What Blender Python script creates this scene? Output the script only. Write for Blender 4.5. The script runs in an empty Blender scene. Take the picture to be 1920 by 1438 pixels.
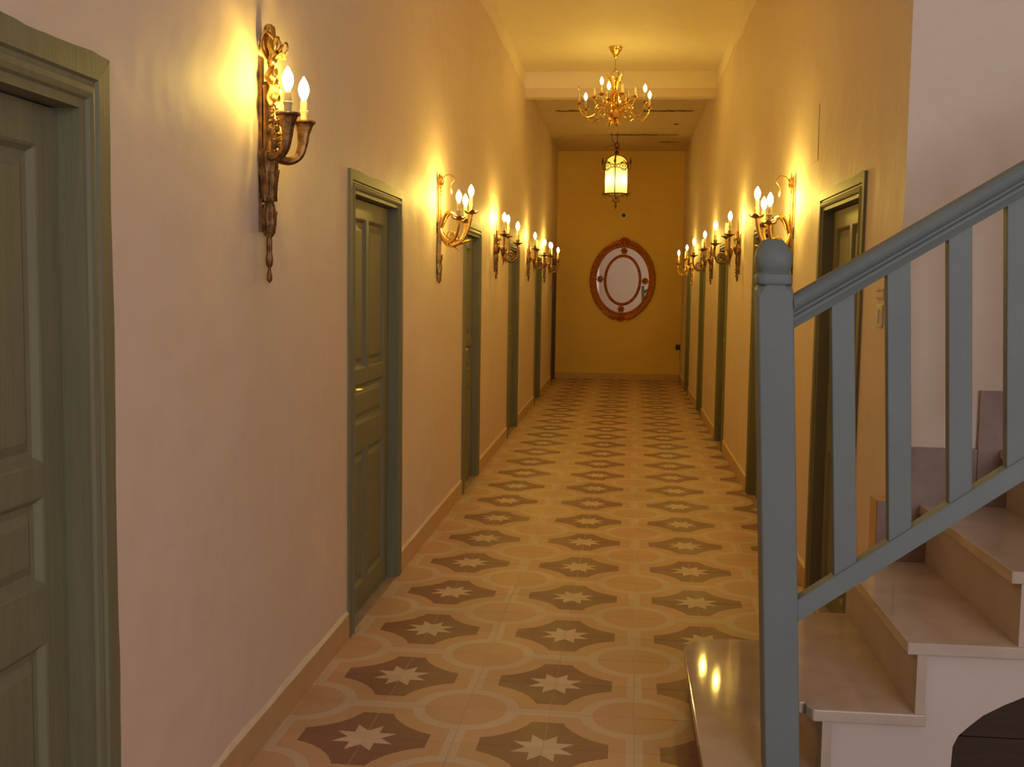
import bpy, math, random
from mathutils import Vector, Matrix
random.seed(7)
PI = math.pi
S = bpy.context.scene
COL = S.collection

# ------------------------------------------------------------------ camera
FPX, YAW, PITCH, ROLL, CAMH = 2067.25773, -0.10005, -0.08603, 0.01436, 1.50757
fw = Vector((math.sin(YAW)*math.cos(PITCH), math.cos(YAW)*math.cos(PITCH), math.sin(PITCH)))
rt = Vector((math.cos(YAW), -math.sin(YAW), 0))
up = rt.cross(fw)
rt2 = rt*math.cos(ROLL) + up*math.sin(ROLL)
up2 = -rt*math.sin(ROLL) + up*math.cos(ROLL)
cam_d = bpy.data.cameras.new('camera')
cam_d.sensor_fit = 'HORIZONTAL'
cam_d.sensor_width = 36.0
cam_d.lens = FPX*36.0/1920.0
cam_d.clip_start = 0.05
cam = bpy.data.objects.new('camera', cam_d)
COL.objects.link(cam)
M = Matrix.Identity(4)
for i in range(3):
    M[i][0], M[i][1], M[i][2] = rt2[i], up2[i], -fw[i]
M[2][3] = CAMH
cam.matrix_world = M
S.camera = cam

def project(v):
    d = Vector(v) - Vector((0, 0, CAMH))
    z = d.dot(fw)
    return 960 + FPX*d.dot(rt2)/z, 719 - FPX*d.dot(up2)/z

# ------------------------------------------------------------------ world, daylight, exposure
W = bpy.data.worlds.new('world')
S.world = W
W.use_nodes = True
W.node_tree.nodes['Background'].inputs[0].default_value = (0.62, 0.74, 0.95, 1)
W.node_tree.nodes['Background'].inputs[1].default_value = 0.6
BULB_COL = (1.0, 0.68, 0.122)
BULB_S = 285.0
DAY_W = 120.0
DAY_COL = (0.95, 1.0, 1.05)
ad = bpy.data.lights.new('window_daylight', 'AREA')
ad.shape = 'RECTANGLE'; ad.size = 1.9; ad.size_y = 2.5
ad.energy = DAY_W
ad.color = DAY_COL
ao = bpy.data.objects.new('window_daylight', ad)
COL.objects.link(ao)
ao.location = (2.25, -3.42, 2.4)
ao.rotation_euler = (PI/2, 0, 0)      # shines towards +Y, into the hall
S.view_settings.view_transform = 'Standard'
S.view_settings.look = 'None'
S.view_settings.exposure = 0.0
S.view_settings.gamma = 1.0
S.view_settings.use_curve_mapping = False
try:
    S.cycles.max_bounces = 8
    S.cycles.diffuse_bounces = 5
    S.cycles.glossy_bounces = 4
    S.cycles.sample_clamp_indirect = 6.0
    S.cycles.caustics_reflective = False
    S.cycles.caustics_refractive = False
    S.cycles.use_denoising = True
except Exception:
    pass

# ------------------------------------------------------------------ place constants
XL, XR = -1.152, 0.952       # wall faces
YC = 3.95                    # stair wall / end of the right corridor wall
YF = 18.69                   # far wall
ZC, ZB, ZF = 3.90, 3.72, 3.81  # near ceiling, paint band, far ceiling
YB = 12.42                   # beam
HZ = 5.4                     # stair hall ceiling
YBK, XH = -3.5, 3.4          # stair hall back and side walls

# ------------------------------------------------------------------ materials
class NT:
    def __init__(s, name):
        s.m = bpy.data.materials.new(name); s.m.use_nodes = True
        s.t = s.m.node_tree; s.b = s.t.nodes['Principled BSDF']
    def n(s, typ, **kw):
        nd = s.t.nodes.new(typ)
        for k, v in kw.items():
            if k == 'ins':
                for a, b in v.items(): nd.inputs[a].default_value = b
            else: setattr(nd, k, v)
        return nd
    def l(s, a, b): s.t.links.new(a, b)
    def math(s, op, a, b=None, c=None, clamp=False):
        nd = s.n('ShaderNodeMath', operation=op, use_clamp=clamp)
        for i, v in enumerate((a, b, c)):
            if v is None: continue
            if isinstance(v, (int, float)): nd.inputs[i].default_value = v
            else: s.l(v, nd.inputs[i])
        return nd.outputs[0]
    def mix(s, f, a, b, blend='MIX'):
        nd = s.n('ShaderNodeMix', data_type='RGBA', blend_type=blend)
        for i, v in ((0, f), (6, a), (7, b)):
            if isinstance(v, (int, float)): nd.inputs[i].default_value = v
            elif isinstance(v, tuple): nd.inputs[i].default_value = (*v, 1) if len(v) == 3 else v
            else: s.l(v, nd.inputs[i])
        return nd.outputs[2]

def noise(t, scale, detail=3, rough=.55, coord=None, stretch=None):
    if coord is None:
        coord = t.n('ShaderNodeNewGeometry').outputs['Position']
    if stretch:
        mp = t.n('ShaderNodeMapping'); mp.inputs['Scale'].default_value = stretch
        t.l(coord, mp.inputs[0]); coord = mp.outputs[0]
    nd = t.n('ShaderNodeTexNoise'); nd.inputs['Scale'].default_value = scale
    nd.inputs['Detail'].default_value = detail; nd.inputs['Roughness'].default_value = rough
    t.l(coord, nd.inputs['Vector'])
    return nd.outputs['Fac']

def ramp(t, fac, a, b):
    nd = t.n('ShaderNodeMapRange'); nd.inputs[1].default_value = a; nd.inputs[2].default_value = b
    t.l(fac, nd.inputs[0]); return nd.outputs[0]

def mat(name, col, col2=None, scale=6, rough=.6, metal=0, bump=0, bscale=30, spec=.5, stretch=None, lo=.35, hi=.65, coat=0):
    t = NT(name)
    if col2 is not None:
        f = ramp(t, noise(t, scale, 4, stretch=stretch), lo, hi)
        t.l(t.mix(f, col, col2), t.b.inputs['Base Color'])
    else:
        t.b.inputs['Base Color'].default_value = (*col, 1)
    t.b.inputs['Roughness'].default_value = rough
    t.b.inputs['Metallic'].default_value = metal
    t.b.inputs['Specular IOR Level'].default_value = spec
    if coat: t.b.inputs['Coat Weight'].default_value = coat
    if bump:
        bn = t.n('ShaderNodeBump'); bn.inputs['Distance'].default_value = bump; bn.inputs['Strength'].default_value = 1
        t.l(noise(t, bscale, 4, .6, stretch=stretch), bn.inputs['Height'])
        t.l(bn.outputs[0], t.b.inputs['Normal'])
    return t.m

def plaster(name, c1, c2, bump=.02):
    t = NT(name)
    f = ramp(t, noise(t, 1.1, 5, .6), .3, .7)
    g = ramp(t, noise(t, 9, 4, .6), .45, .8)
    c = t.mix(f, c1, c2)
    c = t.mix(t.math('MULTIPLY', g, .16), c, (c1[0]*.72, c1[1]*.68, c1[2]*.62))
    t.l(c, t.b.inputs['Base Color'])
    t.b.inputs['Roughness'].default_value = .62
    t.b.inputs['Specular IOR Level'].default_value = .35
    h = t.math('ADD', t.math('MULTIPLY', noise(t, 2.2, 3), 1.0), t.math('MULTIPLY', noise(t, 60, 3), .02))
    bn = t.n('ShaderNodeBump'); bn.inputs['Distance'].default_value = bump; bn.inputs['Strength'].default_value = 1
    t.l(h, bn.inputs['Height']); t.l(bn.outputs[0], t.b.inputs['Normal'])
    return t.m

WALLC = (.76, .62, .525)
MT = {}
MT['wall'] = plaster('painted_plaster', WALLC, (.73, .585, .49))
MT['wall_far'] = plaster('ochre_painted_plaster', (.78, .535, .17), (.73, .49, .15))
MT['ceil'] = plaster('ceiling_paint', (.88, .78, .66), (.85, .74, .61), .012)
MT['stairwall'] = plaster('stair_wall_plaster', (.76, .64, .55), (.73, .61, .52))
MT['stringer'] = plaster('stringer_plaster', (.60, .51, .475), (.56, .47, .435), .01)
MT['paint'] = mat('grey_green_paint', (.205, .195, .120), (.182, .172, .105), 5, .55, spec=.3, bump=.0012, bscale=22, stretch=(6, 6, .6))
MT['rail'] = mat('blue_grey_paint', (.185, .218, .226), (.168, .20, .208), 4, .55, spec=.3, bump=.0012, bscale=26)
MT['base'] = mat('baseboard_ceramic', (.56, .36, .19), (.51, .32, .165), 14, .35, bump=.0004, bscale=90)
MT['grout'] = mat('grout', (.66, .58, .48), (.58, .50, .41), 30, .85)
MT['marble'] = mat('beige_marble', (.52, .42, .36), (.44, .345, .29), 7, .06, bump=.00003, bscale=60, lo=.3, hi=.7, spec=.14)
MT['riser'] = mat('honed_marble', (.50, .40, .34), (.44, .345, .29), 7, .5, bump=.0002, bscale=60, lo=.3, hi=.7, spec=.3)
MT['marble_edge'] = mat('sawn_marble', (.46, .40, .39), (.40, .34, .33), 12, .5)
MT['skirt'] = mat('mauve_stone', (.30, .20, .165), (.26, .17, .14), 24, .4, bump=.0003, bscale=120)
MT['plaster_lip'] = mat('plaster_lip', (.78, .66, .52), (.74, .61, .48), 20, .7)
MT['dark'] = mat('dark_wood_and_shade', (.045, .018, .007), (.03, .011, .004), 9, .6, stretch=(1, 1, 8))
MT['darkdoor'] = mat('brown_door', (.10, .055, .03), (.08, .045, .024), 6, .5)
MT['gold'] = mat('polished_brass', (.86, .58, .20), (.72, .44, .13), 30, .22, 1.0, bump=.0006, bscale=140)
MT['giltbronze'] = mat('gilt_bronze', (.62, .40, .15), (.34, .20, .07), 45, .34, 1.0, bump=.0012, bscale=160)
MT['bronze'] = mat('aged_bronze', (.33, .185, .075), (.13, .07, .03), 40, .42, .9, bump=.0015, bscale=150)
MT['iron'] = mat('brown_iron', (.13, .065, .03), (.07, .035, .018), 40, .5, .6)
MT['ivory'] = mat('ivory_sleeve', (.62, .48, .28), None, rough=.5)
MT['frame'] = mat('gilt_wood', (.60, .23, .06), (.34, .10, .025), 30, .34, .4, bump=.002, bscale=90)
MT['mirror'] = mat('mirror_glass', (.93, .93, .93), None, rough=.01, metal=1)
MT['black'] = mat('black_plastic', (.012, .012, .012), None, rough=.4)
MT['white'] = mat('white_plastic', (.72, .66, .56), None, rough=.35)
MT['steel'] = mat('steel', (.6, .56, .5), None, rough=.3, metal=1)
MT['cement'] = mat('cement', (.40, .31, .24), (.3, .23, .18), 8, .9, bump=.004, bscale=20)
MT['ceilboard'] = mat('painted_board', (.62, .47, .34), (.55, .41, .29), 6, .65, bump=.002, bscale=14, stretch=(.5, 5, 1))
MT['clear'] = mat('clear_plastic', (.85, .75, .6), None, rough=.12, spec=.6)

def bulb_mat(name, k):
    t = NT(name)
    t.b.inputs['Base Color'].default_value = (.9, .8, .6, 1)
    t.b.inputs['Emission Color'].default_value = (*BULB_COL, 1)
    t.b.inputs['Emission Strength'].default_value = BULB_S*k
    return t.m
MT['bulb'] = bulb_mat('lit_bulb', 1.0)
MT['bulb_mid'] = bulb_mat('lit_bulb_mid', .7)
MT['bulb_lantern'] = bulb_mat('lit_bulb_lantern', .42)
MT['bulb_soft'] = bulb_mat('lit_bulb_small', .29)
t = NT('clear_bulb')
t.b.inputs['Transmission Weight'].default_value = .9; t.b.inputs['Roughness'].default_value = .02
t.b.inputs['Base Color'].default_value = (1, .95, .85, 1)
MT['clearbulb'] = t.m
# frosted lantern pane: lets the light of the bulbs inside through
t = NT('frosted_pane')
tr = t.n('ShaderNodeBsdfTranslucent'); tr.inputs[0].default_value = (.92, .84, .66, 1)
df = t.n('ShaderNodeBsdfDiffuse'); df.inputs[0].default_value = (.75, .66, .5, 1)
mx = t.n('ShaderNodeMixShader'); mx.inputs[0].default_value = .3
t.l(tr.outputs[0], mx.inputs[1]); t.l(df.outputs[0], mx.inputs[2])
t.l(mx.outputs[0], t.t.nodes['Material Output'].inputs['Surface'])
MT['frost'] = t.m
t = NT('window_glass')
t.b.inputs['Transmission Weight'].default_value = 1; t.b.inputs['Roughness'].default_value = 0; t.b.inputs['IOR'].default_value = 1.05
MT['glass'] = t.m

# patterned cement tile: u,v run from the star corner (0,0) to the ring corner (1,1)
def tile_material():
    t = NT('patterned_cement_tile')
    uv = t.n('ShaderNodeUVMap', uv_map='UVMap')
    sx = t.n('ShaderNodeSeparateXYZ'); t.l(uv.outputs[0], sx.inputs[0])
    # slightly wobbly print edges
    nz = t.n('ShaderNodeTexNoise'); nz.inputs['Scale'].default_value = 55; nz.inputs['Detail'].default_value = 2
    t.l(t.n('ShaderNodeNewGeometry').outputs['Position'], nz.inputs['Vector'])
    wob = t.math('MULTIPLY', t.math('SUBTRACT', nz.outputs['Fac'], .5), .006)
    u = t.math('ADD', t.math('MULTIPLY', sx.outputs[0], .3), wob)
    v = t.math('ADD', t.math('MULTIPLY', sx.outputs[1], .3), wob)
    du = t.math('SUBTRACT', .3, u); dv = t.math('SUBTRACT', .3, v)
    r = t.math('SQRT', t.math('ADD', t.math('MULTIPLY', du, du), t.math('MULTIPLY', dv, dv)))
    def lt(a, b): return t.math('LESS_THAN', a, b)
    def gt(a, b): return t.math('GREATER_THAN', a, b)
    def AND(*a):
        o = a[0]
        for x in a[1:]: o = t.math('MULTIPLY', o, x)
        return o
    def OR(a, b): return t.math('MAXIMUM', a, b)
    dark = AND(gt(r, .260), lt(u, .216), lt(v, .216))
    ring = AND(gt(r, .148), lt(r, .192))
    band = AND(gt(r, .19), OR(lt(du, .027), lt(dv, .027)))
    pale = OR(ring, band)
    # eight-pointed star, tips between the axes
    ang = t.math('ARCTAN2', v, u)
    a = t.math('ABSOLUTE', t.math('SUBTRACT', t.math('MODULO', t.math('ADD', ang, 10*PI), PI/4), PI/8))
    rr = t.math('SQRT', t.math('ADD', t.math('MULTIPLY', u, u), t.math('MULTIPLY', v, v)))
    px = t.math('MULTIPLY', rr, t.math('COSINE', a)); py = t.math('MULTIPLY', rr, t.math('SINE', a))
    R0, r0 = .110, .058
    vx, vy = r0*math.cos(PI/8), r0*math.sin(PI/8)
    # line from tip (R0,0) to valley (vx,vy): inside when vy*(x-R0) - (vx-R0)*y < 0
    star = lt(t.math('SUBTRACT', t.math('MULTIPLY', t.math('SUBTRACT', px, R0), vy), t.math('MULTIPLY', py, vx-R0)), 0.0)
    PEACH, PALE, DARK, STAR = (.55, .345, .23), (.59, .46, .385), (.235, .108, .09), (.61, .47, .385)
    c = t.mix(pale, PEACH, PALE)
    c = t.mix(dark, c, DARK)
    c = t.mix(star, c, STAR)
    oi = t.n('ShaderNodeObjectInfo')
    f = t.math('MULTIPLY', t.math('SUBTRACT', oi.outputs['Random'], .5), .14)
    n1 = ramp(t, noise(t, 3.2, 4, .6), .3, .7)
    n2 = ramp(t, noise(t, 160, 2, .6), .35, .75)
    k = t.math('ADD', t.math('ADD', .90, f), t.math('ADD', t.math('MULTIPLY', n1, .14), t.math('MULTIPLY', n2, .07)))
    hsv = t.n('ShaderNodeHueSaturation'); t.l(c, hsv.inputs['Color']); t.l(k, hsv.inputs['Value'])
    # dusty film in irregular patches
    dust = t.math('MULTIPLY', ramp(t, noise(t, 2.1, 6, .65), .45, .8), .13)
    c2 = t.mix(dust, hsv.outputs[0], (.52, .42, .32))
    t.l(c2, t.b.inputs['Base Color'])
    t.l(t.math('ADD', .42, t.math('MULTIPLY', n1, .16)), t.b.inputs['Roughness'])
    t.b.inputs['Specular IOR Level'].default_value = .4
    return t.m
MT['tile'] = tile_material()

# ------------------------------------------------------------------ mesh helpers
class MB:
    def __init__(s): s.v = []; s.f = []; s.uv = []
    def add(s, vs, fs):
        o = len(s.v); s.v += [tuple(x) for x in vs]; s.f += [tuple(i+o for i in f) for f in fs]
        return s
    def box(s, x0, x1, y0, y1, z0, z1):
        v = [(x, y, z) for x in (x0, x1) for y in (y0, y1) for z in (z0, z1)]
        return s.add(v, [(0, 1, 3, 2), (4, 6, 7, 5), (0, 4, 5, 1), (2, 3, 7, 6), (0, 2, 6, 4), (1, 5, 7, 3)])
    def prism(s, poly, fn, n_loops):
        """poly: closed 2D profile; fn(i,(a,b)) -> xyz for loop i; capped"""
        k = len(poly); vs = [fn(i, q) for i in range(n_loops) for q in poly]
        fs = [(i*k+j, i*k+(j+1) % k, (i+1)*k+(j+1) % k, (i+1)*k+j) for i in range(n_loops-1) for j in range(k)]
        fs += [tuple(range(k))[::-1], tuple((n_loops-1)*k+j for j in range(k))]
        return s.add(vs, fs)
    def tube(s, pts, rad, n=8, flute=0, fl_n=8, flat=1.0, cap=True):
        pts = [Vector(q) for q in pts]; m = len(pts)
        if not isinstance(rad, (list, tuple)): rad = [rad]*m
        vs = []; ref = None
        for i, q in enumerate(pts):
            tg = (pts[min(i+1, m-1)] - pts[max(i-1, 0)])
            tg = tg.normalized() if tg.length > 1e-9 else Vector((0, 0, 1))
            if ref is None:
                ref = Vector((0, 1, 0)) if abs(tg.y) < .9 else Vector((1, 0, 0))
            a = ref - tg*ref.dot(tg); a.normalize(); ref = a
            b = tg.cross(a)
            for j in range(n):
                w = 2*PI*j/n; r = rad[i]*(1 + flute*math.cos(fl_n*w))
                vs.append(q + a*(r*math.cos(w)) + b*(r*flat*math.sin(w)))
        fs = [(i*n+j, i*n+(j+1) % n, (i+1)*n+(j+1) % n, (i+1)*n+j) for i in range(m-1) for j in range(n)]
        if cap: fs += [tuple(range(n))[::-1], tuple((m-1)*n+j for j in range(n))]
        return s.add(vs, fs)
    def lathe(s, prof, c=(0, 0, 0), n=16, flute=0, fl_n=8, wave=0, flat=1.0):
        vs = []; m = len(prof)
        for (r, z) in prof:
            for j in range(n):
                w = 2*PI*j/n; k = 1 + flute*math.cos(fl_n*w)
                vs.append((c[0]+r*k*math.cos(w)*flat, c[1]+r*k*math.sin(w), c[2]+z+wave*r*math.cos(fl_n*w)))
        fs = [(i*n+j, i*n+(j+1) % n, (i+1)*n+(j+1) % n, (i+1)*n+j) for i in range(m-1) for j in range(n)]
        fs += [tuple(range(n))[::-1], tuple((m-1)*n+j for j in range(n))]
        return s.add(vs, fs)
    def ball(s, c, r, n=8, m=5, sc=(1, 1, 1)):
        vs = [(c[0], c[1], c[2]-r*sc[2])]
        for i in range(1, m):
            a = -PI/2 + PI*i/m
            for j in range(n):
                w = 2*PI*j/n
                vs.append((c[0]+r*sc[0]*math.cos(a)*math.cos(w), c[1]+r*sc[1]*math.cos(a)*math.sin(w), c[2]+r*sc[2]*math.sin(a)))
        vs.append((c[0], c[1], c[2]+r*sc[2])); L = len(vs)-1
        fs = [(0, 1+(j+1) % n, 1+j) for j in range(n)]
        for i in range(m-2):
            fs += [(1+i*n+j, 1+i*n+(j+1) % n, 1+(i+1)*n+(j+1) % n, 1+(i+1)*n+j) for j in range(n)]
        fs += [(L, 1+(m-2)*n+j, 1+(m-2)*n+(j+1) % n) for j in range(n)]
        return s.add(vs, fs)
    def leaf(s, base, tip, side, width, thick=.003, bend=0.0):
        """pointed leaf with a raised midrib; side = direction across"""
        base, tip, side = Vector(base), Vector(tip), Vector(side).normalized()
        ax = tip-base; nrm = ax.cross(side).normalized()
        rows = []
        for t_, w in ((0, .25), (.25, .9), (.5, 1.0), (.78, .6), (1, .04)):
            c = base + ax*t_ + nrm*(bend*4*t_*(1-t_)) 
            rows.append((c - side*width*.5*w, c + nrm*thick*(1.2 if t_ < 1 else .3), c + side*width*.5*w, c - nrm*thick*.5))
        vs = [q for r in rows for q in r]
        fs = [(i*4+j, i*4+(j+1) % 4, (i+1)*4+(j+1) % 4, (i+1)*4+j) for i in range(4) for j in range(4)]
        fs += [(3, 2, 1, 0), (16, 17, 18, 19)]
        return s.add(vs, fs)
    def ribbon(s, pts, side, width, thick=.003):
        """flat band along pts; side(i) or constant vector across"""
        vs = []; m = len(pts)
        for i, q in enumerate(pts):
            q = Vector(q); sd = Vector(side[i] if isinstance(side, list) else side).normalized()
            tg = (Vector(pts[min(i+1, m-1)])-Vector(pts[max(i-1, 0)])).normalized()
            nr = tg.cross(sd).normalized(); w = width[i] if isinstance(width, list) else width
            vs += [q-sd*w/2-nr*thick/2, q+sd*w/2-nr*thick/2, q+sd*w/2+nr*thick/2, q-sd*w/2+nr*thick/2]
        fs = [(i*4+j, i*4+(j+1) % 4, (i+1)*4+(j+1) % 4, (i+1)*4+j) for i in range(m-1) for j in range(4)]
        fs += [(3, 2, 1, 0), tuple((m-1)*4+j for j in range(4))]
        return s.add(vs, fs)
    def mesh(s, name, m, smooth=False, angle=.7):
        me = bpy.data.meshes.new(name)
        me.from_pydata(s.v, [], s.f); me.validate(); me.update()
        import bmesh
        bm = bmesh.new(); bm.from_mesh(me); bmesh.ops.recalc_face_normals(bm, faces=bm.faces)
        if smooth:
            for f in bm.faces: f.smooth = True
            for e in bm.edges:
                if len(e.link_faces) == 2 and e.calc_face_angle(0) > angle: e.smooth = False
        bm.to_mesh(me); bm.free()
        me.materials.append(MT[m])
        return me
    def build(s, name, m, parent=None, smooth=False, loc=(0, 0, 0), rz=0, bevel=0):
        o = bpy.data.objects.new(name, s.mesh(name, m, smooth))
        COL.objects.link(o); o.location = loc; o.rotation_euler = (0, 0, rz)
        if parent: o.parent = parent
        if bevel:
            b = o.modifiers.new('bevel', 'BEVEL'); b.width = bevel; b.segments = 2; b.limit_method = 'ANGLE'; b.angle_limit = .6
        return o

def tag(o, label=None, cat=None, group=None, kind=None):
    if label: o['label'] = label
    if cat: o['category'] = cat
    if group: o['group'] = group
    if kind: o['kind'] = kind
    return o
def empty(name, loc=(0, 0, 0), rz=0):
    o = bpy.data.objects.new(name, None); COL.objects.link(o); o.empty_display_size = .1
    o.location = loc; o.rotation_euler = (0, 0, rz); return o
def copy_tree(o, parent=None):
    c = o.copy(); COL.objects.link(c); c.parent = parent
    for ch in o.children: copy_tree(ch, c)
    return c
def curve(pts, n=6):
    """Catmull-Rom through pts"""
    P = [Vector(q) for q in pts]; out = []
    for i in range(len(P)-1):
        a, b, c, d = P[max(i-1, 0)], P[i], P[i+1], P[min(i+2, len(P)-1)]
        for k in range(n):
            t_ = k/n
            out.append(.5*((2*b)+(c-a)*t_+(2*a-5*b+4*c-d)*t_*t_+(3*b-a-3*c+d)*t_**3))
    out.append(P[-1]); return out
def lerp_list(vals, n):
    out = []
    for i in range(n):
        t_ = i/(n-1)*(len(vals)-1); k = min(int(t_), len(vals)-2); out.append(vals[k]+(vals[k+1]-vals[k])*(t_-k))
    return out

# ------------------------------------------------------------------ openings
# (near Y, far Y, casing width)
LEFT_DOORS = [(1.235, 2.377, .122), (4.535, 5.645, .095), (7.85, 8.80, .095), (10.95, 12.02, .095), (14.27, 15.28, .095), (17.62, 18.55, .07)]
RIGHT_DOORS = [(4.56, 5.60, .095), (7.36, 8.36, .095), (10.40, 11.30, .09), (13.28, 14.14, .09), (16.05, 17.0, .09)]
DH = 1.995
LAP = .022                     # how far the casing laps over the plaster

# ------------------------------------------------------------------ structure
def wall_with_openings(name, x0, x1, ya, yb, ztop, doors, m, label):
    b = MB(); y = ya
    for (d0, d1, c) in doors:
        o0, o1 = d0+LAP, d1-LAP
        if o0 > y: b.box(x0, x1, y, o0, 0, ztop)
        b.box(x0, x1, o0, o1, DH-LAP, ztop)
        y = o1
    b.box(x0, x1, y, yb, 0, ztop)
    return tag(b.build(name, m), label, 'wall', kind='structure')

# left wall: the corridor stretch and the tall stair-hall stretch are one wall
b = MB(); y = YBK
for (d0, d1, c) in LEFT_DOORS:
    o0, o1 = d0+LAP, d1-LAP
    zt = HZ if y < YC else ZC+.1
    if y < YC < o0:
        b.box(XL-.2, XL, y, YC, 0, HZ); b.box(XL-.2, XL, YC, o0, 0, ZC+.1)
    else:
        b.box(XL-.2, XL, y, o0, 0, zt)
    b.box(XL-.2, XL, o0, o1, DH-LAP, zt)
    y = o1
b.box(XL-.2, XL, y, YF+.2, 0, ZC+.1)
tag(b.build('wall_left', 'wall'), 'long cream plaster wall on the left with green doors and sconces', 'wall', kind='structure')
wall_with_openings('wall_right', XR, XR+.2, YC+.15, YF+.2, ZC+.1, RIGHT_DOORS, 'wall', 'cream plaster corridor wall on the right behind the stair railing')
b = MB(); b.box(XL, XR, YF, YF+.2, 0, ZC)
tag(b.build('wall_far', 'wall_far'), 'ochre end wall of the corridor where the oval mirror hangs', 'wall', kind='structure')
b = MB(); b.box(XR, XH, YC, YC+.15, 0, HZ)
tag(b.build('wall_stairs', 'stairwall'), 'pinkish plaster wall rising behind the staircase', 'wall', kind='structure')
b = MB(); b.box(XL, XR, YC, YC+.15, ZC, HZ)
tag(b.build('wall_above_corridor', 'stairwall'), 'plaster wall above the mouth of the corridor', 'wall', kind='structure')
b = MB(); b.box(XH, XH+.2, YBK, YC+.15, 0, HZ)
tag(b.build('wall_hall_right', 'stairwall'), 'plaster side wall of the stair hall', 'wall', kind='structure')
# back wall with a window opening on its right
wx0, wx1, wz0, wz1 = 1.25, 3.25, 1.1, 3.7
b = MB()
b.box(XL-.2, wx0, YBK-.2, YBK, 0, HZ); b.box(wx1, XH+.2, YBK-.2, YBK, 0, HZ)
b.box(wx0, wx1, YBK-.2, YBK, 0, wz0); b.box(wx0, wx1, YBK-.2, YBK, wz1, HZ)
tag(b.build('wall_back', 'stairwall'), 'plaster wall behind the camera with a tall window', 'wall', kind='structure')
we = empty('window_1', ((wx0+wx1)/2, YBK-.1, wz0)); tag(we, 'tall casement window behind the camera', 'window', kind='structure')
w2, hh = (wx1-wx0)/2, wz1-wz0
b = MB()
for a in (-w2, 0-.03, w2-.06): b.box(a, a+.06, -.03, .03, 0, hh)
for z in (0, hh*.62, hh-.06): b.box(-w2, w2, -.03, .03, z, z+.06)
b.build('window_frame', 'rail', we)
for a, c_ in ((-w2+.06, -.03), (.03, w2-.06)):
    for z0_, z1_ in ((.06, hh*.62), (hh*.62+.06, hh-.06)):
        p_ = MB(); p_.box(a, c_, -.004, .004, z0_, z1_); p_.build('pane', 'glass', we)
# ceilings
b = MB(); b.box(XL, XR, YC+.15, YB, ZC, ZC+.1)
tag(b.build('ceiling', 'ceil'), 'pale plaster corridor ceiling around the brass chandelier', 'ceiling', kind='structure')
b = MB(); b.box(XL-.2, XH+.2, YBK-.2, YC+.15, HZ, HZ+.1)
tag(b.build('ceiling_hall', 'ceil'), 'high ceiling of the stair hall', 'ceiling', kind='structure')
far_c = MB(); far_c.box(XL, XR, YB+.16, YF, ZF+.006, ZF+.13)  # dark-coloured backing just above the boards makes the opened joints dark
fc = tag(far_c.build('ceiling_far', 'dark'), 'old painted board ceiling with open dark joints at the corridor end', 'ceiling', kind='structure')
# the boards run across the corridor; some joints have opened
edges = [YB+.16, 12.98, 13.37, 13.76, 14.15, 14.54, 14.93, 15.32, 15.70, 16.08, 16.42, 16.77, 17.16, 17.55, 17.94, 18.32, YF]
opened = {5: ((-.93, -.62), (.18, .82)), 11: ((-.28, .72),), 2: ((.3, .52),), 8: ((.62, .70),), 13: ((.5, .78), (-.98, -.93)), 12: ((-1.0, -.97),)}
for i in range(len(edges)-1):
    y0, y1 = edges[i], edges[i+1]
    n = 44; b = MB(); top = ZF+.006
    dz = random.uniform(-.002, .002)
    xs = [XL+.002+(XR-XL-.004)*j/n for j in range(n+1)]
    lo_e, hi_e = [], []
    for x in xs:
        g0 = .0015; g1 = .0015
        for (a, c_) in opened.get(i, ()):
            if a < x < c_: g0 = .085*random.uniform(.5, 1.3)
        for (a, c_) in opened.get(i+1, ()):
            if a < x < c_: g1 = .06*random.uniform(.2, 1.4)
        lo_e.append(y0+g0); hi_e.append(y1-g1)
    vs = []
    for j, x in enumerate(xs):
        vs += [(x, lo_e[j], ZF+dz), (x, hi_e[j], ZF+dz), (x, hi_e[j], top), (x, lo_e[j], top)]
    fs = [(j*4+k, j*4+(k+1) % 4, j*4+4+(k+1) % 4, j*4+4+k) for j in range(n) for k in range(4)] + [(3, 2, 1, 0), (n*4, n*4+1, n*4+2, n*4+3)]
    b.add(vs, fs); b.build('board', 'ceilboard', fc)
# beam: wall-coloured below, ceiling paint above
be = empty('trim_1', (0, YB, 0)); tag(be, 'wide cross beam between plaster ceiling and board ceiling', 'beam', kind='structure')
b = MB(); b.box(XL, XR, 0, .16, ZF-.185, ZB); b.build('beam_lower', 'wall', be)
b = MB(); b.box(XL, XR, -.003, .16, ZB, ZC+.1)
# (kept flush: the paint line is where the two meet)
b.build('beam_upper', 'ceil', be)
for i, (x0, x1, s_) in enumerate(((XL, XL+.006, 'left'), (XR-.006, XR, 'right'))):
    b = MB(); n = 60; vs = []
    for j in range(n+1):
        y = YC+.15+(YB-YC-.15)*j/n
        zj = ZB+random.uniform(-.007, .007)+.012*math.sin(j*.7+i)
        vs += [(x0, y, zj), (x1, y, zj), (x1, y, ZC), (x0, y, ZC)]
    fs = [(j*4+k, j*4+(k+1) % 4, j*4+4+(k+1) % 4, j*4+4+k) for j in range(n) for k in range(4)] + [(3, 2, 1, 0), (n*4, n*4+1, n*4+2, n*4+3)]
    b.add(vs, fs)
    tag(b.build('trim_%d' % (i+2), 'ceil'), 'pale painted band along the top of the %s wall' % s_, 'trim', kind='structure')

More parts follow.
